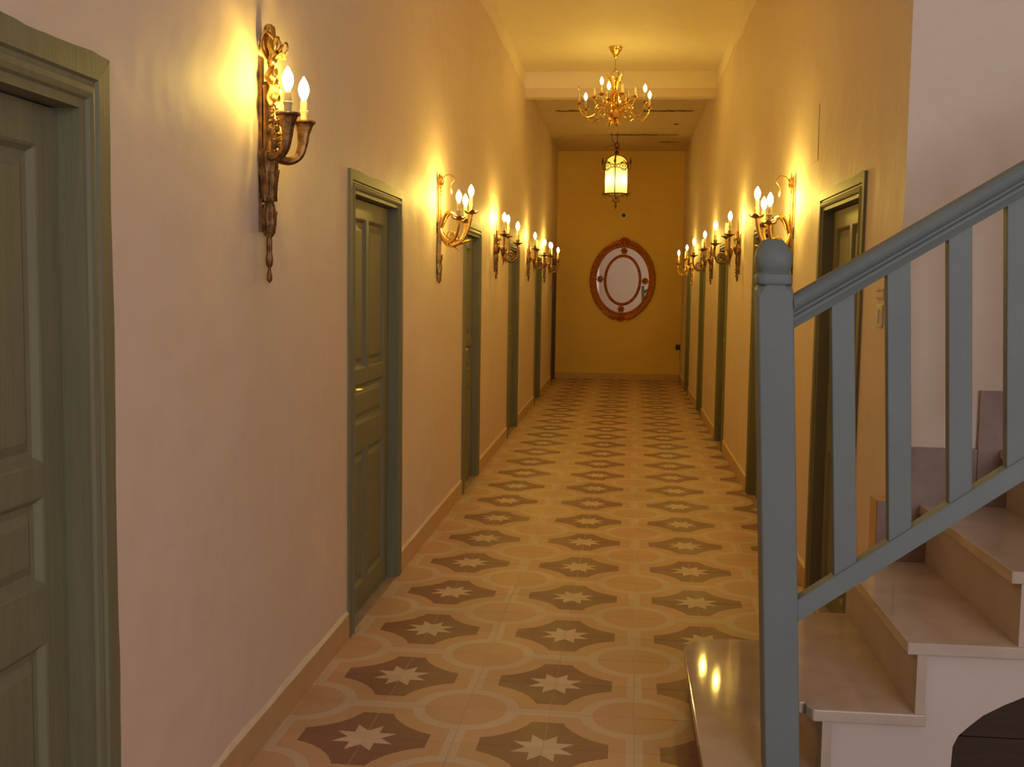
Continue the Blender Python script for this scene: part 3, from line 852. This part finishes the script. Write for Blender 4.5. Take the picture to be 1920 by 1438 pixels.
# ------------------------------------------------------------------ sconce B: gilt reeds with swan necks, three candles
def sconce_swan(loc, rz, label, lit=(True, True, True)):
    root = empty('wall_sconce', loc, rz); tag(root, label, 'wall sconce', 'candle sconces along the corridor')
    b = MB()
    for s in (-1, 0, 1):
        b.tube(curve([(.012+.006*(s == 0), s*.010, -.18), (.016+.008*(s == 0), s*.011, 0), (.016+.006*(s == 0), s*.010, .15), (.014, s*.014, .25), (.012, s*.016, .30+.02*(s == 0))], 4), lerp_list([.008, .0095, .009, .007, .002], 17), 8)
    b.lathe([(.003, -.345), (.011, -.33), (.013, -.30), (.012, -.26), (.017, -.235), (.013, -.215), (.018, -.20), (.019, -.19), (.012, -.17)], (.017, 0, 0), 18, flute=.14, fl_n=6)
    for k in range(6):
        w = k/6*2*PI; d = Vector((math.cos(w), math.sin(w), 0))
        if d.x > -.6:
            b.leaf(Vector((.017, 0, -.32))+d*.009, Vector((.017, 0, -.245))+d*.019, Vector((-d.y, d.x, 0)), .018, .003)
            b.leaf(Vector((.017, 0, -.24))+d*.010, Vector((.017, 0, -.165))+d*.022, Vector((-d.y, d.x, 0)), .020, .003)
    for k in range(5): b.lathe([(.017, -.004), (.021, 0), (.017, .004)], (.018, 0, -.035+k*.014), 14)
    b.build('backplate', 'giltbronze', root, smooth=True)
    b = MB()
    for k in range(10):
        z = .02+k*.026
        for s in (-1, 1): b.leaf((.022, s*.004, z), (.030, s*.022, z+.030), (0, .3, 1), .014, .003)
    b.leaf((.02, 0, .22), (.022, -.012, .335), (0, 1, 0), .020, .004); b.leaf((.02, 0, .22), (.026, .014, .315), (0, 1, 0), .018, .004)
    b.build('leaf_ornament', 'gold', root)
    b = MB()
    rb = curve([(.02, 0, .255), (.05, -.01, .305), (.085, -.012, .312), (.105, -.008, .285), (.088, -.004, .262), (.080, 0, .235)], 5)
    b.ribbon(rb, (.1, 1, .2), lerp_list([.016, .020, .024, .022, .018, .014], len(rb)), .006)
    b.leaf((.080, 0, .245), (.088, 0, .195), (0, 1, 0), .026, .006)
    for s in (-1, 1):
        b.ribbon(curve([(.02, 0, .25), (.03, s*.03, .30), (.026, s*.05, .285), (.024, s*.03, .255), (.02, 0, .25)], 4), (1, 0, .1), .016, .004)
    b.build('ribbon_bow', 'giltbronze', root, smooth=True)
    # swan necks
    for s in (-1, 1):
        b = MB()
        nk = curve([(.018, s*.006, -.02), (.036, s*.028, .02), (.050, s*.040, .055), (.070, s*.046, .082), (.092, s*.050, .080), (.108, s*.052, .068)], 5)
        b.tube(nk, lerp_list([.010, .010, .009, .0095, .014, .007], len(nk)), 10)
        hd = nk[-1]; b.tube([hd, hd+Vector((.022, s*.002, -.006)), hd+Vector((.042, s*.003, -.010))], [.0075, .004, .001], 8)
        b.build('swan_neck', 'gold', root, smooth=True)
    arms = [([(.018, -.004, .01), (.040, -.030, -.055), (.085, -.075, -.095), (.130, -.118, -.072), (.152, -.135, -.010), (.155, -.138, .040)], (.155, -.138, .040)),
            ([(.018, .004, .01), (.040, .030, -.055), (.085, .075, -.095), (.130, .118, -.072), (.152, .135, -.010), (.155, .138, .040)], (.155, .138, .040)),
            ([(.018, 0, -.03), (.055, 0, -.10), (.110, 0, -.112), (.165, 0, -.072), (.198, 0, .01), (.210, 0, .085)], (.210, 0, .085))]
    for i, (pts, cp) in enumerate(arms):
        b = MB(); pth = curve(pts, 5); b.tube(pth, lerp_list([.011, .011, .0125, .0105, .0105, .0145], len(pth)), 10)
        q = Vector(pts[2]); e = Vector(pts[3]); 
        b.leaf(q, e+Vector((.03, 0, -.02))+(e-q)*.4, (0, 0, 1) if i == 2 else (-.3, .3, 1), .022, .004)
        b.leaf(q+Vector((-.01, 0, -.005)), q+Vector((.03, 0, -.035)), (0, 1, .3), .016, .003)
        b.tube(spiral((q.x+.012, q.y*.9, q.z+.045), .028, .006, -PI/2, -1.1), .0045, 6)
        arm = b.build('arm', 'gold', root, smooth=True)
        b = MB(); b.lathe([(.010, -.012), (.020, -.004), (.040, .004), (.043, .009), (.038, .009), (.018, .003), (.013, .012)], cp, 30, flute=.13, fl_n=5, wave=.18)
        b.build('drip_cup', 'giltbronze', arm, smooth=True)
        candle(root, cp[0], cp[1], cp[2]+.006, .088, .0118, lit[i], 1.0)
    return root

# ------------------------------------------------------------------ sconce C: bronze scrolls, three candles
def sconce_scroll(loc, rz, label, lit=(True, True, True), mt='bronze'):
    root = empty('wall_sconce', loc, rz); tag(root, label, 'wall sconce', 'candle sconces along the corridor')
    b = MB()
    b.lathe([(.002, -.262), (.010, -.25), (.012, -.225), (.009, -.205), (.016, -.185), (.017, -.15), (.013, -.13), (.022, -.11), (.024, -.07), (.020, -.045), (.034, -.025), (.040, 0), (.034, .03), (.020, .045), (.014, .075), (.010, .12), (.003, .14)], (.022, 0, 0), 18, flute=.12, fl_n=6, flat=.75)
    b.box(0, .010, -.016, .016, -.20, .13)
    b.build('backplate', mt, root, smooth=True)
    b = MB()
    for k in range(6):
        z = -.10-k*.025
        for s in (-1, 1): b.leaf((.030, s*.004, z), (.040, s*.022, z+.022), (0, .3, 1), .016, .003)
    b.build('husk_drop', mt, root)
    b = MB()
    for s in (-1, 1):
        b.tube(curve([(.02, s*.006, .04), (.034, s*.030, .085), (.045, s*.058, .10), (.052, s*.062, .075), (.046, s*.046, .066)], 4), lerp_list([.008, .009, .007, .006, .003], 17), 7)
        b.tube(curve([(.02, s*.004, .09), (.028, s*.020, .135), (.034, s*.040, .16), (.04, s*.046, .14)], 4), lerp_list([.007, .007, .005, .002], 13), 7)
        b.leaf((.02, s*.01, .06), (.05, s*.05, .15), (0, -.6, 1), .024, .004)
        b.leaf((.02, s*.01, .02), (.055, s*.06, .06), (0, -.6, 1), .022, .004)
    b.leaf((.018, 0, .08), (.028, 0, .255), (0, 1, 0), .026, .005)
    b.build('crest', mt, root, smooth=True)
    specs = [(-1, .107, .155, .118), (1, .107, .155, .118), (0, .210, 0, .050)]
    for i, (s, px, py, cz) in enumerate(specs):
        b = MB()
        if s:
            pth = curve([(.025, s*.01, -.01), (.060, s*.040, .018), (.080, s*.075, -.015), (.092, s*.115, -.055), (.104, s*.150, -.020), (.108, s*.157, .04), (px, s*py, cz)], 5)
            sp = [(x, y*1.0, z) for x, y, z in spiral((.09, s*.115, -.005), .036, .006, -PI/2, 1.15*s, 'yz')]
            b.leaf((.09, s*.09, -.045), (.10, s*.085, -.125), (1, 0, 0), .022, .004)
        else:
            pth = curve([(.03, 0, -.02), (.060, 0, .015), (.085, 0, -.04), (.130, 0, -.105), (.185, 0, -.095), (.214, 0, -.035), (px, 0, cz)], 5)
            sp = spiral((.150, 0, -.050), .040, .006, -PI/2, 1.2, 'xz')
            b.leaf((.09, 0, -.055), (.082, 0, -.145), (0, 1, 0), .024, .004)
        b.tube(pth, lerp_list([.010, .011, .012, .012, .011, .009, .011], len(pth)), 10)
        b.tube(sp, lerp_list([.009, .007, .006], len(sp)), 8)
        b.ball(sp[-1], .010, 8, 5)
        arm = b.build('arm', mt, root, smooth=True)
        c = (px, s*py, cz)
        b = MB(); b.lathe([(.009, -.02), (.016, -.012), (.030, -.004), (.046, .002), (.047, .006), (.030, .004), (.015, .008), (.014, .014), (.018, .028), (.016, .034), (.012, .034)], c, 22)
        b.build('drip_cup', mt, arm, smooth=True)
        candle(root, c[0], c[1], c[2]+.030, .085, .0118, lit[i], 1.0)
    return root

sconce_horn((XL, 3.42, 1.915), 0, 'antique bronze sconce with two fluted horn arms and ribbon bow, nearest on left wall')
sconce_swan((XL, 6.73, 1.878), 0, 'gilt swan-neck sconce with three lit candles on left wall between two green doors')
sconce_scroll((XL, 9.70, 1.850), 0, 'bronze scroll sconce with three lit candles, nearer of its kind on left wall')
sconce_scroll((XL, 13.0, 1.850), 0, 'bronze scroll sconce on left wall with its far candle unlit', (True, False, True))
sconce_scroll((XL, 15.62, 1.850), 0, 'farthest candle sconce on left wall close to the end wall', (True, True, True))
sconce_swan((XR, 6.46, 1.850), PI, 'gilt swan-neck sconce with three lit candles on right wall above the newel post')
sconce_scroll((XR, 9.36, 1.850), PI, 'bronze scroll sconce on right wall just left of the swan-neck one, one candle unlit', (False, True, True))
sconce_scroll((XR, 12.2, 1.840), PI, 'second bronze scroll sconce along the right wall, one candle unlit', (False, True, True))
sconce_scroll((XR, 15.6, 1.830), PI, 'small golden sconce farthest along the right wall near the mirror', (False, True, True), 'gold')

# ------------------------------------------------------------------ chandelier
ch = empty('chandelier', (-.14, 11.19, ZC)); tag(ch, 'polished brass chandelier with two tiers of candles hanging from the ceiling', 'chandelier')
b = MB(); b.lathe([(.005, -.118), (.012, -.110), (.020, -.085), (.034, -.06), (.052, -.032), (.060, -.024), (.058, -.016), (.066, -.004), (.064, 0)], n=24, flute=.05, fl_n=8); b.build('canopy', 'gold', ch, smooth=True)
b = MB(); b.tube([(0, 0, -.11), (0, 0, -.225)], .005, 8); b.build('rod', 'gold', ch, smooth=True)
b = MB(); b.tube([(math.cos(a)*.035, 0, -.27+math.sin(a)*.040) for a in [i/16*2*PI for i in range(17)]], .0065, 8)
b.ball((0, 0, -.222), .014); b.build('ring', 'giltbronze', ch, smooth=True)
b = MB(); b.lathe([(.004, -.755), (.012, -.745), (.016, -.73), (.012, -.715), (.030, -.705), (.062, -.69), (.070, -.655), (.058, -.62), (.062, -.60), (.066, -.585), (.044, -.565), (.030, -.54), (.038, -.51), (.060, -.485), (.064, -.46), (.040, -.44), (.026, -.41), (.024, -.38), (.036, -.35), (.044, -.33), (.030, -.315), (.012, -.305)], n=24, flute=.06, fl_n=8)
b.build('body', 'gold', ch, smooth=True)
for k in range(6):
    b = MB(); b2_ = MB()
    a = k/6*2*PI+.2; d = Vector((math.cos(a), math.sin(a), 0)); sd = Vector((-d.y, d.x, 0))
    b.leaf(d*.03+Vector((0, 0, -.43)), d*.098+Vector((0, 0, -.262)), sd, .040, .006, .012)
    b2_.leaf(d*.05+Vector((0, 0, -.70)), d*(.085)+Vector((0, 0, -.765)), sd, .034, .006, -.012)
    b.build('plume', 'gold', ch); b2_.build('pendant_leaf', 'gold', ch)
def ch_arm(a, R, zc, zlow, z0, lit, kind='bulb', bulb_on=True):
    d = Vector((math.cos(a), math.sin(a), 0))
    def q(r, z): return d*r+Vector((0, 0, z))
    pth = curve([q(.05, z0), q(R*.36, z0+.055), q(R*.52, z0+.03), q(R*.55, (z0+zlow)/2), q(R*.68, zlow+.008), q(R*.82, zlow+.004), q(R*.97, zlow+.07), q(R, zc)], 5)
    b = MB(); b.tube(pth, lerp_list([.009, .009, .008, .008, .0085, .008, .0075, .008], len(pth)), 8)
    sd = Vector((-d.y, d.x, 0)); b.leaf(q(R*.6, zlow+.03), q(R*.42, zlow-.02), sd, .03, .004)
    b.tube([q(R*.34+.035*math.cos(w)*(1-.2*w/4), zlow+.05+.035*math.sin(w)*(1-.15*w/4)) for w in [i*.45 for i in range(14)]], .005, 6)
    arm = b.build('arm', 'gold', ch, smooth=True)
    b = MB(); c = q(R, zc); b.lathe([(.008, -.014), (.018, -.006), (.038, .002), (.041, .006), (.020, .004), (.013, .008), (.016, .022), (.012, .024)], c, 18, flute=.05, fl_n=9)
    b.build('drip_pan', 'gold', arm, smooth=True)
    candle(ch, c.x, c.y, c.z+.02, .075, .0115, bulb_on, 1.0, kind)
for k, (lit, kind) in enumerate(((1, 'bulb_soft'), (1, 'bulb_soft'), (1, 'bulb_soft'), (0, 'clearbulb'), (1, 'bulb_soft'), (1, 'bulb_soft'))):
    ch_arm(math.radians(22+60*k), .375, -.575, -.70, -.62, lit, kind, True)
for k in range(6):
    on = k in (3,)
    ch_arm(math.radians(52+60*k), .205, -.490, -.595, -.52, on, 'bulb_soft', on)

# ------------------------------------------------------------------ lantern
LX, LY, LZ = -.158, 16.5, 2.69
la = empty('hanging_lantern', (LX, LY, LZ)); tag(la, 'brown iron cylindrical lantern with frosted panes hanging before the end wall', 'lantern')
R_, z0 = .170, .222
ZS, ZT = .655, .792            # where the bars start to arch, top of the dome
PH = -PI/2-.10                 # one bar faces down the corridor
def dirv(k, n=4, ph=PH): return Vector((math.cos(k/n*2*PI+ph), math.sin(k/n*2*PI+ph), 0))
def dome(d, r=R_, ins=0.0): return [Vector((0, 0, ZS))+d*((r-ins)*math.cos(t_))+Vector((0, 0, (ZT-ZS-ins)*math.sin(t_))) for t_ in [i/8*PI/2 for i in range(1, 9)]]
for k in range(4):
    d = dirv(k); b = MB()
    b.tube([d*R_+Vector((0, 0, z0-.01)), d*R_+Vector((0, 0, ZS))]+dome(d), .0085, 6); b.build('bar', 'iron', la, smooth=True)
def hoop(b, r, z, rr, wave=0): b.tube([(r*math.cos(a), r*math.sin(a), z+wave*math.cos(4*(a-PH-PI/4))) for a in [i/48*2*PI for i in range(49)]], rr, 6)
b = MB(); hoop(b, R_+.002, z0, .013); b.build('bottom_hoop', 'iron', la, smooth=True)
b = MB(); hoop(b, R_+.004, .650, .006, .012); hoop(b, R_+.004, .590, .006, -.012)
for k in range(24):
    w = k/24*2*PI+PH; c = Vector(((R_+.006)*math.cos(w), (R_+.006)*math.sin(w), .620)); sd = Vector((-math.sin(w), math.cos(w), 0))
    b.tube([c+sd*(.019*math.cos(a))+Vector((0, 0, .024*math.sin(a))) for a in [i/10*2*PI for i in range(11)]], .0038, 5)
for k in range(4):
    d = dirv(k+.5); sd = Vector((-d.y, d.x, 0)); c = d*(R_+.006)
    for dx, dz in ((-.03, .672), (.03, .672), (0, .688), (-.055, .662), (.055, .662), (-.03, .570), (.03, .570), (0, .556)): b.ball(c+sd*dx+Vector((0, 0, dz)), .012, 6, 4)
b.build('pierced_band', 'iron', la, smooth=True)
b = MB()   # finial under the lantern
b.lathe([(.001, 0), (.014, .03), (.018, .06), (.007, .085), (.022, .10), (.026, .125), (.012, .145), (.018, .17), (.008, .19), (.006, z0)], n=12)
for k in range(8): b.tube(curve([dirv(k, 8)*R_+Vector((0, 0, z0)), dirv(k, 8)*.10+Vector((0, 0, .19)), dirv(k, 8)*.045+Vector((0, 0, .145)), dirv(k, 8)*.06+Vector((0, 0, .11))], 4), .004, 5)
for k in range(4):
    d = dirv(k)
    b.lathe([(.002, -.055), (.007, -.035), (.005, -.01), (.010, 0)], (d.x*(R_-.01), d.y*(R_-.01), z0-.005), 8)
    b.tube([d*(R_+.022)+Vector((0, 0, z0))+d*(.018*math.cos(a))+Vector((0, 0, .018*math.sin(a))) for a in [i/8*2*PI for i in range(9)]], .0045, 5)
b.build('bottom_finial', 'iron', la, smooth=True)
b = MB()   # crown, ring and hook
b.lathe([(.014, ZT-.004), (.026, ZT+.016), (.034, ZT+.032), (.030, ZT+.048), (.012, ZT+.062), (.018, ZT+.076), (.024, ZT+.09), (.010, ZT+.105)], n=12)
for k in range(4):
    d = dirv(k, 4, 0); b.leaf((0, 0, ZT+.05), tuple(d*.065+Vector((0, 0, ZT+.078))), (-d.y, d.x, 0), .03, .004)
    b.leaf((0, 0, ZT+.085), tuple(d*.05+Vector((0, 0, ZT+.12))), (-d.y, d.x, 0), .026, .004)
b.tube([(.030*math.cos(a), 0, ZT+.145+.036*math.sin(a)) for a in [i/12*2*PI for i in range(13)]], .0075, 6)
b.tube(curve([(0, 0, ZT+.17), (.006, 0, ZT+.24), (0, 0, ZF-LZ)], 4), .0055, 6)
b.build('crown', 'iron', la, smooth=True)
for k in range(4):
    d = dirv(k); e = d*(R_+.034); b = MB()
    b.tube(curve([d*(R_+.004)+Vector((0, 0, .575)), d*(R_+.038)+Vector((0, 0, .600)), e+Vector((0, 0, .655))], 4), .005, 5)
    b.lathe([(.006, .650), (.017, .675), (.018, .700), (.008, .72), (.009, .73), (.001, .765)], (e.x, e.y, 0), 8)
    b.build('side_torch', 'iron', la, smooth=True)
for k in range(4):
    b = MB(); vs = []; n_ = 9; rows = 8
    for i in range(n_):
        w = (k+(i/(n_-1))*.94+.03)/4*2*PI+PH; d = Vector((math.cos(w), math.sin(w), 0))
        col_ = [d*(R_-.009)+Vector((0, 0, z0+.012)), d*(R_-.009)+Vector((0, 0, ZS))]+dome(d, R_-.009, .006)[:6]
        vs += col_
    fs = [(i*rows+j, i*rows+j+1, (i+1)*rows+j+1, (i+1)*rows+j) for i in range(n_-1) for j in range(rows-1)]
    b.add(vs, fs); b.build('pane', 'frost', la, smooth=True)
b = MB(); b.tube([(0, 0, .12), (0, 0, .36)], .006, 6); b.box(-.075, .075, -.008, .008, .345, .358)
hold = b.build('lamp_holder', 'iron', la)
for x in (-.066, .066): bulb(hold, (x, -.03, .358), 'bulb_lantern', 1.5)
wi = MB(); wi.tube(curve([(-.01, 0, ZT+.16), (-.05, -.01, ZT+.18), (-.075, 0, ZT+.26), (-.085, 0, ZF-LZ)], 4), .004, 5)
wi.tube(curve([(-.01, 0, ZT+.15), (-.08, 0, ZT+.135), (-.19, 0, ZT+.11)], 4), .003, 5)
wi.build('loose_wire', 'black', la, smooth=True)

# ------------------------------------------------------------------ oval mirror
mi = empty('oval_mirror', (-.035, YF-.008, 1.672)); tag(mi, 'large oval mirror in carved reddish gilt frame on the end wall', 'mirror')
mi.rotation_euler = (0, math.radians(2.0), math.radians(-.3))
def oval_ring(a0, b0, a1, b1, prof, n=64):
    """frame between ellipse (a0,b0) and (a1,b1); prof: (t 0..1, depth toward the room)"""
    b = MB(); vs = []; k = len(prof)
    for i in range(n):
        w = 2*PI*i/n
        for (t_, dpt) in prof:
            vs.append(((a0+(a1-a0)*t_)*math.cos(w), -dpt, (b0+(b1-b0)*t_)*math.sin(w)))
    fs = [(i*k+j, i*k+(j+1) % k, ((i+1) % n)*k+(j+1) % k, ((i+1) % n)*k+j) for i in range(n) for j in range(k)]
    b.add(vs, fs); return b
A1, B1 = .55, .66
oval_ring(A1-.114, B1-.118, A1, B1, [(0, .002), (0, .022), (.15, .030), (.25, .022), (.35, .020), (.5, .038), (.68, .046), (.82, .040), (.9, .026), (1, .020), (1, .002)]).build('outer_frame', 'frame', mi, smooth=True)
b = MB()
for i in range(84):
    w = 2*PI*i/84; b.ball(((A1-.020)*math.cos(w), -.034, (B1-.020)*math.sin(w)), .011, 6, 4)
b.build('beading', 'frame', mi, smooth=True)
oval_ring(.268, .380, .315, .430, [(0, .004), (0, .034), (.2, .044), (.45, .036), (.7, .048), (.9, .040), (1, .026), (1, .004)]).build('inner_frame', 'frame', mi, smooth=True)
def oval_disc(a, b_, y, n=48, z=.003):
    b = MB(); vs = [(a*math.cos(2*PI*i/n), -y, b_*math.sin(2*PI*i/n)) for i in range(n)]+[(a*math.cos(2*PI*i/n), -z, b_*math.sin(2*PI*i/n)) for i in range(n)]
    b.add(vs, [tuple(range(n)), tuple(range(n, 2*n))]+[(i, (i+1) % n, n+(i+1) % n, n+i) for i in range(n)]); return b
oval_disc(.270, .382, .026).build('mirror_glass', 'mirror', mi)
# four border glasses, each tilted a little differently
for k in range(4):
    b = MB(); vs = []; n = 14
    for i in range(n+1):
        w = k*PI/2+PI/2*i/n; tl = 0
        for (a, c_, dpt) in ((.310, .425, .016+tl), (A1-.110, B1-.114, .016-tl)):
            vs.append((a*math.cos(w), -dpt, c_*math.sin(w)))
    o_ = len(vs)
    vs += [(x, -.003, z) for x, y, z in vs]
    fs = [(2*i, 2*i+1, 2*i+3, 2*i+2) for i in range(n)]+[(o_+2*i, o_+2*i+1, o_+2*i+3, o_+2*i+2) for i in range(n)]
    fs += [(2*i, 2*i+2, o_+2*i+2, o_+2*i) for i in range(n)]+[(2*i+1, 2*i+3, o_+2*i+3, o_+2*i+1) for i in range(n)]+[(0, 1, o_+1, o_), (2*n, 2*n+1, o_+2*n+1, o_+2*n)]
    b.add(vs, fs); b.build('border_glass', 'mirror', mi)
for k in range(4):
    w = k*PI/2; c = Vector((.376*math.cos(w), -.03, .486*math.sin(w))); b = MB()
    for j in range(8):
        a = j/8*2*PI; d = Vector((math.cos(a), 0, math.sin(a))); b.leaf(c+d*.008, c+d*.066+Vector((0, -.004, 0)), Vector((-d.z, 0, d.x)), .036, .010)
    b.ball(c+Vector((0, -.012, 0)), .018, 8, 5); b.build('rosette', 'frame', mi, smooth=True)
for s, nm in ((1, 'crest'), (-1, 'foot_ornament')):
    b = MB(); z = s*(B1-.015); H = 1.0 if s > 0 else .75
    for j in range(7):
        a = PI/2+(j-3)*.33; d = Vector((math.cos(a), 0, s*math.sin(a)))
        b.leaf(Vector((0, -.035, z-s*.05)), Vector((0, -.05, z-s*.05))+d*.125*H, Vector((-d.z, 0, d.x)), .052, .016)
    b.ball((0, -.055, z-s*.045), .026, 8, 5)
    for q in (-1, 1):
        for j in range(5):
            w = PI/2+q*(.16+.085*j)
            p0 = Vector(((A1-.03)*math.cos(w), -.045, s*(B1-.03)*math.sin(w)))
            w2_ = w+q*.13
            p1 = Vector(((A1+.012-.004*j)*math.cos(w2_), -.045, s*(B1+.018-.006*j)*math.sin(w2_)))
            b.leaf(p0, p1, Vector((0, -.3, 1)), .060-.006*j, .012)
            b.ball(p0+Vector((0, -.008, 0)), .015, 6, 4)
    b.build(nm, 'frame', mi, smooth=True)

# ------------------------------------------------------------------ small fittings
rb = empty('junction_box', (-.04, YF, 2.75)); tag(rb, 'round open junction box on the end wall above the mirror', 'junction box')
b = MB(); n = 24; vs = []
for i in range(n):
    w = 2*PI*i/n
    for r, y in ((.055, -.0005), (.055, -.012), (.036, -.014), (.036, -.0005)): vs.append((r*math.cos(w), y, r*math.sin(w)))
b.add(vs, [(i*4+j, i*4+(j+1) % 4, ((i+1) % n)*4+(j+1) % 4, ((i+1) % n)*4+j) for i in range(n) for j in range(4)]); b.build('rim', 'white', rb, smooth=True)
oval_disc(.0355, .0355, .004, 20, .0008).build('cavity', 'black', rb)
ap = empty('plug_adapter', (.915, YF, .56)); tag(ap, 'black plug adapter on the end wall with a pale cable below', 'adapter')
b = MB(); b.box(-.04, .04, -.060, -.001, -.035, .045); b.build('housing', 'black', ap, bevel=.006)
b = MB(); b.tube(curve([(0, -.03, -.03), (.02, -.03, -.06), (.008, -.028, -.12), (.02, -.02, -.19)], 5), .009, 6); b.build('cable', 'white', ap, smooth=True)
sw = empty('light_switch', (XR, 4.23, 1.425)); tag(sw, 'ivory light switch on the right wall behind the balusters', 'switch')
b = MB(); b.box(-.010, -.0005, -.042, .042, -.042, .042); b.build('plate', 'white', sw, bevel=.003)
b = MB(); b.box(-.016, -.010, -.014, .014, -.026, .026); b.build('rocker', 'white', sw, bevel=.002)
sp_ = empty('cover_plate', (XR, 4.235, 1.505)); tag(sp_, 'small clear screwed cover plate just above the light switch', 'cover plate')
b = MB(); b.box(-.006, -.0005, -.040, .040, -.022, .022); b.build('plate', 'clear', sp_, bevel=.002)
for y in (-.03, 0, .03):
    for z in (-.014, .014):
        b = MB(); b.ball((-.007, y, z), .004, 6, 4); b.build('screw', 'steel', sp_)
b = MB(); b.box(-.003, -.0005, -.09, .09, -.14, .14)
o = b.build('wall_cover', 'wall', None, loc=(XR, 5.83, 2.31)); tag(o, 'painted rectangular wall cover above the door behind the railing', 'wall cover')
